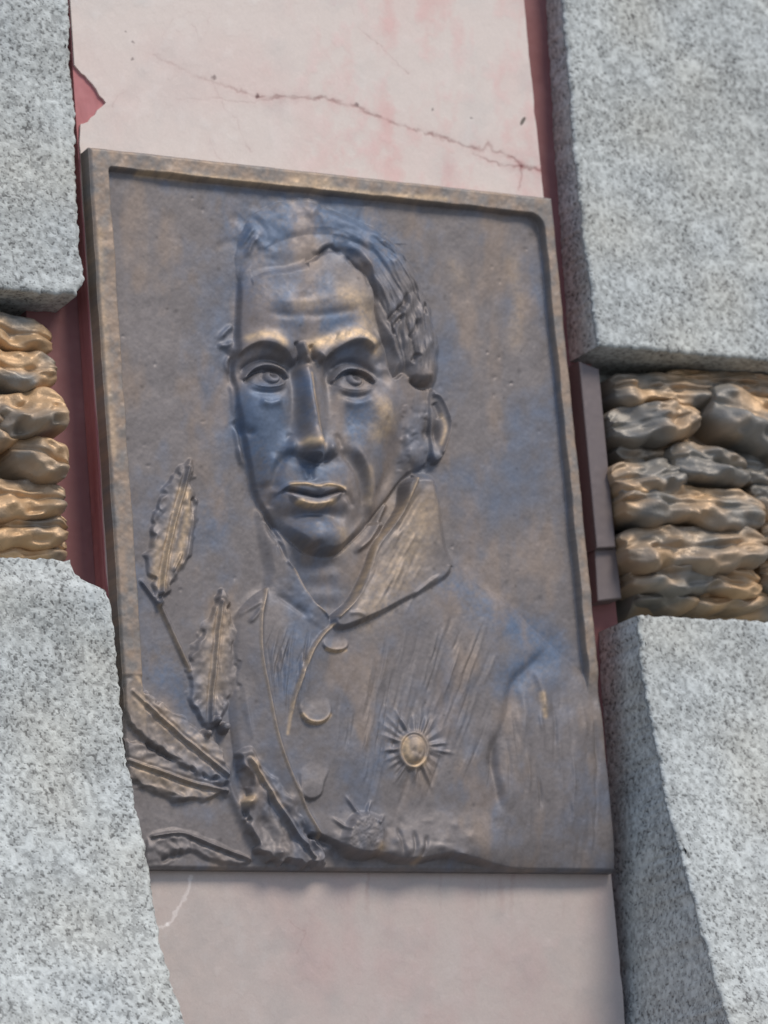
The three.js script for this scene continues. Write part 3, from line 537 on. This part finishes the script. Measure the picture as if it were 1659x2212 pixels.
leaf([[485, 1274], [494, 1300], [499, 1325], [508, 1352], [506, 1390], [511, 1425], [513, 1467], [499, 1508], [480, 1540], [458, 1570], [440, 1552], [422, 1520], [411, 1471], [421, 1412], [436, 1366], [462, 1336], [474, 1300]], [[480, 1300], [474, 1350], [466, 1430], [458, 1510], [457, 1560]], ID.leafB, 0.0026, 0.0055, 9, 0.006);
leaf([[412, 998], [416, 1020], [417, 1051], [424, 1089], [419, 1149], [405, 1208], [388, 1240], [366, 1276], [350, 1304], [343, 1276], [324, 1229], [322, 1195], [330, 1149], [344, 1093], [366, 1047], [392, 1014]], [[408, 1010], [396, 1060], [379, 1119], [364, 1185], [355, 1240], [349, 1304]], ID.leafA, 0.0024, 0.0055, 9, 0.006);
ridge([[372, 1238], [384, 1215], [396, 1190]], 3, 3, 0.003, { taper: 0.2 }); ridge([[423, 1085], [416, 1140], [404, 1200], [386, 1236]], 5, 3, 0.0022, { taper: 0.2 });
const bud = (u, v, r, id) => plateau(Array.from({ length: 14 }, (_, i) => [u + r * Math.cos(i / 14 * 6.2832), v + r * Math.sin(i / 14 * 6.2832)]), id, 4, (k, x, y, d) => 0.0115 + 0.004 * Math.sqrt(clamp(d / r)));
depth(0.012);
bud(490, 1569, 11, ID.berry1); bud(474, 1554, 8, ID.berry2); bud(452, 1583, 9, ID.berry3);
leaf([[519, 1628], [545, 1620], [556, 1640], [588, 1668], [620, 1705], [640, 1740], [668, 1790], [700, 1835], [706, 1862], [660, 1862], [610, 1858], [575, 1845], [550, 1800], [536, 1740], [548, 1712], [540, 1672], [522, 1650]], [[540, 1640], [566, 1680], [600, 1735], [640, 1795], [680, 1850]], ID.leafE, 0.0110, 0.004, 8, 0.013);
gauss(541, 1730, 12, 12, 0.008); gauss(556, 1648, 10, 10, 0.005); gauss(580, 1790, 16, 36, -0.0055, -0.5); ridge([[575, 1712], [610, 1775], [650, 1835]], 11, 11, -0.0050, { taper: 0.2 }); gauss(628, 1730, 12, 14, 0.005); gauss(606, 1842, 12, 9, 0.005); gauss(664, 1822, 9, 9, 0.004); ridge([[650, 1770], [672, 1812], [690, 1850]], 8, 8, -0.005, { taper: 0.2 });
depth(0.001);

const frameT = new Float32Array(NV);
// --- frame last, over everything; bars on three sides with a soft inner corner
for (let j = 0; j <= NY; j++) for (let i = 0; i <= NX; i++) {
  const k = j * (NX + 1) + i, x = (i / NX - 0.5) * W, y = (j / NY - 0.5) * H;
  const wv = (fbm(x * 30 + 3, y * 30, 2) - 0.5) * 0.0024;
  const xl = -W / 2 + 0.0235, xr = W / 2 - 0.0150, yt = H / 2 - 0.0225, r = 0.012;
  // signed distance to the sunk field (rounded rectangle open at the foot)
  const cx = (xl + xr) / 2, hx = (xr - xl) / 2, rr = x > cx ? r * 1.5 : r * 0.25;
  const qx = Math.abs(x - cx) - hx + rr, qy = y - yt + rr;
  const sd = Math.min(Math.max(qx, qy), 0) + Math.hypot(Math.max(qx, 0), Math.max(qy, 0)) - rr + wv;
  const keep = sst(-0.21, -0.17, y) + (x < 0 ? sst(-0.34, -0.12, y) : 0);
  const t = sst(-0.0020, 0.0012, sd) * clamp(keep);
  const top = 0.0105 + 0.0020 * (fbm(x * 50, y * 50, 3) - 0.5) + 0.0005 * (fbm(x * 160, y * 160, 2) - 0.5);
  frameT[k] = t;
  if (t > 0) { h[k] = Math.max(h[k] * (1 - t), mix(h[k], top, t)); if (t > 0.5) part[k] = ID.frame; }
  const eo = Math.min(W / 2 - Math.abs(x), H / 2 - Math.abs(y)); h[k] -= 0.0030 * Math.pow(clamp(1 - eo / 0.004), 2);
  h[k] += 0.0003 * (fbm(x * 200, y * 200, 2) - 0.5);
}

// --- bare metal rubbed through the patina, painted warm reflections, and blue film with sky reflection painted in, where the photograph shows them
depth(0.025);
paint(wearSheen, [[545, 727], [566, 720], [594, 725], [612, 740]], 9, 0.75); paint(wearSheen, [[676, 745], [700, 738], [729, 732], [758, 722], [785, 722], [806, 738]], 12, 1.0); paint(wearSheen, [[818, 752]], 14, 0.6);
paint(wearSheen, [[674, 806], [672, 845], [677, 890], [682, 940]], 4, 0.7); paint(wearSheen, [[655, 958], [668, 964], [692, 962]], 9, 0.95); paint(wearSheen, [[630, 1045], [659, 1047], [686, 1052], [711, 1049], [745, 1054]], 4, 0.9); paint(wearSheen, [[648, 1082], [668, 1090], [694, 1091], [720, 1083]], 6, 0.95); paint(wearSheen, [[750, 640], [785, 660], [792, 700]], 26, 0.48); paint(wearSheen, [[828, 880], [836, 905], [820, 930]], 24, 0.50); paint(wearSheen, [[740, 1150], [750, 1170]], 18, 0.3); paint(wearSheen, [[802, 1010], [806, 1080]], 9, 0.3); paint(wearSheen, [[966, 888], [974, 917], [966, 950]], 4, 0.5); paint(wearSheen, [[640, 660], [760, 640]], 16, 0.25);  // rubbed metal, but cheekbone and chin tan is warm reflected light painted on
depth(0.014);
paint(wearSheen, edgeR, 3.5, 0.55); paint(wearSheen, [[905, 1110], [885, 1180], [850, 1250], [800, 1310]], 48, 0.36); paint(wearSheen, flap, 3.5, 0.6); paint(wearSheen, lapel, 3, 0.35); paint(wearSheen, [[652, 1545], [665, 1558], [682, 1563], [702, 1556], [712, 1545]], 4, 0.75); paint(wearSheen, [[702, 1404], [724, 1409], [746, 1405]], 3.5, 0.7);
paint(wearSheen, [[870, 1600], [872, 1630], [890, 1652], [910, 1645]], 9, 0.85); paint(wearSheen, [[897, 1612]], 24, 0.5); paint(wearSheen, [[1173, 1497], [1180, 1545]], 6, 0.6); paint(wearSheen, [[536, 1730], [545, 1722]], 9, 0.7); paint(wearSheen, [[545, 1640], [575, 1690], [610, 1740]], 8, 0.4); paint(wearSheen, [[820, 1830]], 9, 0.5); paint(wearSheen, [[905, 1858]], 8, 0.5); paint(wearSheen, [[640, 1228], [659, 1264], [700, 1322]], 3.5, 0.4);
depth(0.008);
paint(wearSheen, [[396, 1060], [379, 1119], [364, 1185], [352, 1260]], 12, 0.65); paint(wearSheen, [[405, 1060], [408, 1100], [400, 1160], [385, 1215]], 11, 0.6); paint(wearSheen, [[345, 1170], [340, 1240]], 12, 0.4); paint(wearSheen, [[480, 1330], [468, 1420], [460, 1500]], 26, 0.30); paint(wearSheen, [[480, 1330], [468, 1420]], 6, 0.45); paint(wearSheen, [[310, 1520], [391, 1590], [460, 1640]], 34, 0.34); paint(wearSheen, [[310, 1660], [400, 1700], [460, 1712]], 24, 0.34); paint(wearSheen, [[347, 1306], [414, 1446]], 3, 0.4); paint(wearSheen, [[295, 1465], [312, 1485]], 4, 0.5);
paint(wearSheen, [[300, 372], [420, 382], [560, 396], [680, 405], [800, 420], [960, 432]], 6, 0.55); paint(wearSheen, [[640, 396], [700, 402]], 16, 0.5); paint(wearSheen, [[214, 500], [222, 700], [244, 980]], 8, 0.28);
paint(wearSheen, [[1112, 560], [1128, 640], [1120, 740]], 18, 0.16); paint(wearSheen, [[985, 560], [1000, 600]], 16, 0.14);
paint(blue, [[560, 500], [660, 470], [760, 500], [830, 540]], 60, 0.9); paint(blue, [[560, 640], [600, 690], [660, 640]], 55, 0.7); paint(blue, [[700, 700], [770, 700]], 25, 0.6); paint(blue, [[645, 820], [648, 930]], 14, 0.8); paint(blue, [[560, 880], [575, 960], [590, 1060]], 42, 0.75); paint(blue, [[660, 1150], [690, 1150]], 40, 0.75); paint(blue, [[770, 890], [760, 940]], 38, 0.8); paint(blue, [[650, 1022], [730, 1022]], 24, 0.5); paint(blue, [[980, 1270], [1100, 1340], [1180, 1400], [1110, 1470]], 50, 0.65); paint(blue, [[640, 1380], [610, 1480]], 40, 0.45); paint(blue, [[840, 1560], [830, 1640]], 40, 0.45); paint(blue, [[470, 1050], [470, 1130]], 40, 0.35); paint(blue, [[360, 1430], [390, 1520]], 45, 0.45);  // blue on the face planes is sky reflection put into the colour, beside patina
depth(0.006);
const colors = new Float32Array(NV * 3), spots = new Float32Array(NV);
for (let n = 0; n < 150; n++) { const r = 2.2 + rnd() * 3.2, u0 = 230 + rnd() * 1070, v0 = 380 + rnd() * 1480, a = 0.12 + 0.28 * rnd(); each(u0 - 2 * r, v0 - 2 * r, u0 + 2 * r, v0 + 2 * r, (k, u, v) => { spots[k] = Math.max(spots[k], a * Math.exp(-((u - u0) ** 2 + (v - v0) ** 2) / (r * r))); }); }
for (let k = 0; k < NV; k++) {
  const u = LU[k], v = LV[k], n1 = fbm(u / 95, v / 130, 4), n2 = fbm(u / 20 + 50, v / 24, 4), n3 = fbm(u / 5, v / 5, 2);
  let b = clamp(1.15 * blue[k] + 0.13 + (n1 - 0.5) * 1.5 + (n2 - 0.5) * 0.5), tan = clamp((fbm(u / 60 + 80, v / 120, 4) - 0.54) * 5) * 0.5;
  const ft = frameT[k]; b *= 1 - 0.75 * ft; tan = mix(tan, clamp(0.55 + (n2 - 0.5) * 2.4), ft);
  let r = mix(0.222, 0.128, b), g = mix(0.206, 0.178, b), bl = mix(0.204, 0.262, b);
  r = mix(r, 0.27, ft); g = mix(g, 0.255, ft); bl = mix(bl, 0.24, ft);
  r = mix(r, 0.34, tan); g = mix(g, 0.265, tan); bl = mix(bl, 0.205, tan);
  const w = clamp(wearSheen[k]); r = mix(r, 0.78, w); g = mix(g, 0.58, w); bl = mix(bl, 0.36, w);
  const m = 0.76 + 0.20 * n3 + 0.30 * (n2 - 0.5), dot = spots[k] ? 1 - spots[k] : 1;
  colors[k * 3] = r * m * dot; colors[k * 3 + 1] = g * m * dot; colors[k * 3 + 2] = bl * m * dot;
}
// --- cut the field into parts
const plaque = thing('bronze_plaque', 'bronze relief plaque with a bust of a man, laurel leaves and a star medal', 'plaque');
const nrm = new Float32Array(NV * 3);
{
  const sx = W / NX, sy = H / NY, at = (i, j) => h[clamp(j, 0, NY) * (NX + 1) + clamp(i, 0, NX)];
  for (let j = 0; j <= NY; j++) for (let i = 0; i <= NX; i++) {
    const a = (at(i + 1, j) - at(i - 1, j)) / (2 * sx), b = (at(i, j + 1) - at(i, j - 1)) / (2 * sy), l = Math.hypot(a, b, 1), k = (j * (NX + 1) + i) * 3;
    nrm[k] = -a / l; nrm[k + 1] = -b / l; nrm[k + 2] = 1 / l;
  }
}
const px = (i, j) => [(i / NX - 0.5) * W + 0.0016 * (fbm(j / 60, 2.2, 3) - 0.5) * (Math.abs(i / NX - 0.5) > 0.47 ? 1 : 0), (j / NY - 0.5) * H + YC];
function pieceGeo(id) {
  const map = new Map(), p = [], n = [], c = [], t = [], ix = [];
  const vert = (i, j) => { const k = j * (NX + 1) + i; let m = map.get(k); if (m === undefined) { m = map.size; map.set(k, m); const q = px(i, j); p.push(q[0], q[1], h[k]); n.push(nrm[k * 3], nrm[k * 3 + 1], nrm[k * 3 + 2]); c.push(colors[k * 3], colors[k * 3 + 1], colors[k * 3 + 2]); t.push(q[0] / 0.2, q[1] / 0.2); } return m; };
  for (let j = 0; j < NY; j++) for (let i = 0; i < NX; i++) {
    if (part[j * (NX + 1) + i] !== id) continue;
    const a = vert(i, j), b = vert(i + 1, j), d = vert(i, j + 1), e = vert(i + 1, j + 1); ix.push(a, b, e, a, e, d);
  }
  const g = new THREE.BufferGeometry();
  g.setAttribute('position', new THREE.Float32BufferAttribute(p, 3)); g.setAttribute('normal', new THREE.Float32BufferAttribute(n, 3)); g.setAttribute('color', new THREE.Float32BufferAttribute(c, 3)); g.setAttribute('uv', new THREE.Float32BufferAttribute(t, 2)); g.setIndex(ix);
  return g;
}
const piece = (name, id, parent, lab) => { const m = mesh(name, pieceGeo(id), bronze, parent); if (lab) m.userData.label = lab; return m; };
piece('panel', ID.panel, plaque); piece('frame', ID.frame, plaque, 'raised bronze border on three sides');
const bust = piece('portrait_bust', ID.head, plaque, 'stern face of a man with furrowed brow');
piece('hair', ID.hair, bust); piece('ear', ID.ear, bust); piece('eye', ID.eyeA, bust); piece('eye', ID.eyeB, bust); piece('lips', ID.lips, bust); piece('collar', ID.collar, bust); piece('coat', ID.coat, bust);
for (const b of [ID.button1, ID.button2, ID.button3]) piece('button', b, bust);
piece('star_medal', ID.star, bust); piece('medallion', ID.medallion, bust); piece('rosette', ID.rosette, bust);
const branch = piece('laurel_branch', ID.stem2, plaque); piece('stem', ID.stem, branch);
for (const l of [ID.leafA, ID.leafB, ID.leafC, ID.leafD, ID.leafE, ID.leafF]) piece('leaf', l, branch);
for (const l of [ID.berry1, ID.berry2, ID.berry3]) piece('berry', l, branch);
{ // cast rim: the plaque's thickness down to the render
  const p = [], c = [], t = [], ix = []; const ring = [];
  for (let i = 0; i < NX; i++) ring.push([i, 0]); for (let j = 0; j < NY; j++) ring.push([NX, j]); for (let i = NX; i > 0; i--) ring.push([i, NY]); for (let j = NY; j > 0; j--) ring.push([0, j]);
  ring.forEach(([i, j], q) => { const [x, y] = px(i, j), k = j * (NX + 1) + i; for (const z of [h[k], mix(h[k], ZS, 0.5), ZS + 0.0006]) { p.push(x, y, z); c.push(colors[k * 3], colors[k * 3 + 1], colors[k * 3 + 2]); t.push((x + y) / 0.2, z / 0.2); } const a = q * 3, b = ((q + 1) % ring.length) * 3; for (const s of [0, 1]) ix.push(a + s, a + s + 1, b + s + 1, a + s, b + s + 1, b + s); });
  const g = new THREE.BufferGeometry(); g.setAttribute('position', new THREE.Float32BufferAttribute(p, 3)); g.setAttribute('color', new THREE.Float32BufferAttribute(c, 3)); g.setAttribute('uv', new THREE.Float32BufferAttribute(t, 2)); g.setIndex(ix); g.computeVertexNormals();
  mesh('rim', g, bronze, plaque);
}

// ---------------------------------------------------------------- garlands of bronze laurel in the recess
function giltColor(x, y, s) {
  const a = fbm(x * 16 + s, y * 22, 3), b = fbm(x * 90 + s, y * 90, 3), t = clamp((a - (x < 0 ? 0.22 : 0.36)) * 3), d = 0.75 + 0.5 * b;
  return [mix(0.25, 0.56, t) * d, mix(0.24, 0.385, t) * d, mix(0.215, 0.22, t) * d];
}
// one cast leaf: a thick shingle-like blade, its upper face sloping out to a knobbly lower lip that overhangs the next one
function castLeaf(parent, c, len, wid, thick, rot, tilt, sd) {
  const nx = 54, ny = 26, cr = Math.cos(rot), sr = Math.sin(rot);
  const g = gridGeo(nx + 2, ny + 2, (i, j) => {
    const out = i === 0 || j === 0 || i === nx + 2 || j === ny + 2, s = clamp((i - 1) / nx), r = clamp((j - 1) / ny) * 2 - 1, L = s * len * 40;
    const end = Math.pow(Math.abs(s * 2 - 1), 7), prof = (1 - 0.52 * end) * (1 - 0.12 * s), lip = fbm(L * 0.9 + sd, 3.1, 2), topE = fbm(L * 0.7 + sd, 8.4, 2);
    const a = (s - 0.5) * len + 0.006 * (fbm(r * 2 + sd, 1.2, 2) - 0.5), b = wid / 2 * prof * (r < 0 ? r * (0.72 + 0.62 * lip) : r * (0.82 + 0.4 * topE)) + 0.012 * (fbm(s * 2.4 + sd, 5.5, 2) - 0.5);
    const pk = -0.42 + 0.3 * (fbm(L * 0.5 + sd, 6.2, 2) - 0.5);
    const f = r > pk ? Math.pow(Math.max(0, (1 - r) / (1 - pk)), 0.8) : Math.sqrt(Math.max(0, 1 - Math.pow((pk - r) / (pk + 1), 2)));
    let z = thick * f * (1 - 0.75 * end) * (0.75 + 0.6 * lip) + thick * 1.5 * (fbm(L * 1.0 + sd, r * 1.8 + sd * 2, 2) - 0.5) * (1 - 0.6 * end);
    z += 0.0030 * Math.exp(-Math.pow((r - 0.25) / 0.10, 2)) * noise(L * 0.4 + sd, 2) - 0.0050 * Math.exp(-Math.pow((r - 0.02 - 0.2 * (topE - 0.5)) / 0.12, 2)) + tilt * a;
    if (out) z = -0.045;
    const x = c.x + a * cr - b * sr, y = c.y + a * sr + b * cr;
    return [x, y, c.z + z, x / 0.2, y / 0.2];
  }, (q) => giltColor(q[0], q[1], sd));
  return mesh('leaf', g, gilt, parent);
}
function swag(parent, x0, x1, yc, hh, z0, rise, sd) {
  const g = gridGeo(60, 44, (i, j) => {
    const x = mix(x0, x1, i / 60), a = (j / 44 * 2 - 1); const y = yc + hh * a;
    const z = z0 + rise * Math.sqrt(Math.max(0, 1 - a * a)) + 0.030 * (fbm(x * 26 + sd, y * 46, 2) - 0.5) - (i === 0 || i === 60 ? 0.09 : 0);
    return [x, y, z, x / 0.2, y / 0.2];
  }, (q) => giltColor(q[0], q[1], sd));
  return mesh('core', g, gilt, parent);
}
// leaf given by the survey of its two ends: [u0, v0] to [u1, v1]
function leafBetween(parent, u0, v0, u1, v1, z, wid, thick, sd) {
  const A = toPlane(u0, v0, z), B = toPlane(u1, v1, z), c = A.clone().add(B).multiplyScalar(0.5);
  castLeaf(parent, c, A.distanceTo(B), wid * 0.9, thick * 1.1, Math.atan2(B.y - A.y, B.x - A.x), 0, sd);
}
const gr = thing('garland', 'long tan bronze laurel garland with end plate in the recess beside the star', 'garland', 'bronze garlands either side of the plaque');
{
  const a = toPlane(1322, 1050, 0), yc = toPlane(1490, 1075, 0.02).y;
  swag(gr, a.x + 0.03, a.x + 0.45, yc, 0.134, -0.076, 0.056, 2.2);
  const add = (...q) => leafBetween(gr, ...q);
  add(1317, 838, 1545, 842, -0.020, 0.050, 0.016, 1.3); add(1440, 822, 1700, 838, -0.028, 0.040, 0.014, 14.3);
  add(1319, 915, 1505, 908, -0.006, 0.058, 0.022, 2.7); add(1330, 965, 1470, 985, -0.026, 0.05, 0.014, 12.7);
  add(1538, 862, 1760, 990, 0.006, 0.082, 0.020, 3.9);
  add(1450, 992, 1612, 1018, 0.004, 0.056, 0.018, 4.4); add(1590, 1010, 1760, 1030, -0.012, 0.06, 0.016, 17.2);
  add(1326, 1045, 1480, 1030, -0.002, 0.056, 0.018, 5.1); add(1345, 1085, 1650, 1105, 0.006, 0.060, 0.018, 6.6); add(1620, 1080, 1780, 1100, -0.006, 0.06, 0.016, 16.6);
  add(1350, 1190, 1650, 1180, 0.000, 0.066, 0.022, 7.2); add(1640, 1160, 1800, 1190, -0.010, 0.06, 0.016, 18.8);
  add(1360, 1240, 1640, 1252, -0.014, 0.052, 0.018, 8.8); add(1640, 1240, 1790, 1262, -0.020, 0.05, 0.016, 19.8);
  add(1375, 1280, 1500, 1290, -0.030, 0.036, 0.014, 9.3); add(1480, 1284, 1660, 1296, -0.030, 0.036, 0.014, 10.7);
  // end plate and the small stop below it
  const P = (u, v, z) => toPlane(u, v, z);
  const plate = (q, z0, z1, name) => { const s = new THREE.Shape(q.map(([u, v]) => { const p = P(u, v, z1); return new THREE.Vector2(p.x, p.y); })); const g = new THREE.ExtrudeGeometry(s, { depth: z1 - z0, bevelEnabled: true, bevelSize: 0.002, bevelThickness: 0.002, bevelSegments: 2 }); g.translate(0, 0, z0); const n = g.attributes.position.count, c = []; for (let i = 0; i < n; i++) { const x = g.attributes.position.getX(i), y = g.attributes.position.getY(i), f = 0.8 + 0.4 * fbm(x * 60, y * 60, 3); c.push(0.17 * f, 0.145 * f, 0.145 * f); } g.setAttribute('color', new THREE.Float32BufferAttribute(c, 3)); return mesh(name, g, gilt, gr); };
  plate([[1252, 785], [1290, 800], [1326, 1180], [1290, 1182]], -0.075, -0.012, 'end_plate');
  plate([[1286, 1188], [1328, 1188], [1338, 1290], [1292, 1296]], -0.075, -0.020, 'end_stop');
}
const gl = thing('garland', 'short stub of golden bronze laurel garland in the recess beside the laurel leaf', 'garland', 'bronze garlands either side of the plaque');
{
  const a = toPlane(148, 950, 0), yc = toPlane(60, 950, 0.01).y;
  swag(gl, a.x - 0.42, a.x - 0.03, yc, 0.138, -0.078, 0.062, 5.5);
  const add = (...q) => leafBetween(gl, ...q);
  add(-150, 690, 112, 738, -0.020, 0.052, 0.014, 21.3); add(-150, 785, 122, 808, -0.008, 0.056, 0.016, 22.4);
  add(-10, 905, 142, 885, 0.008, 0.062, 0.024, 23.1); add(-170, 880, 40, 935, 0.006, 0.070, 0.02, 33.1); add(20, 975, 146, 1010, 0.004, 0.056, 0.020, 24.8);
  add(-150, 1060, 142, 1085, 0.000, 0.056, 0.016, 25.5); add(-150, 1130, 146, 1152, -0.008, 0.054, 0.016, 26.2); add(-150, 1180, 144, 1196, -0.022, 0.042, 0.012, 27.7);
}

renderer.render(scene, camera);
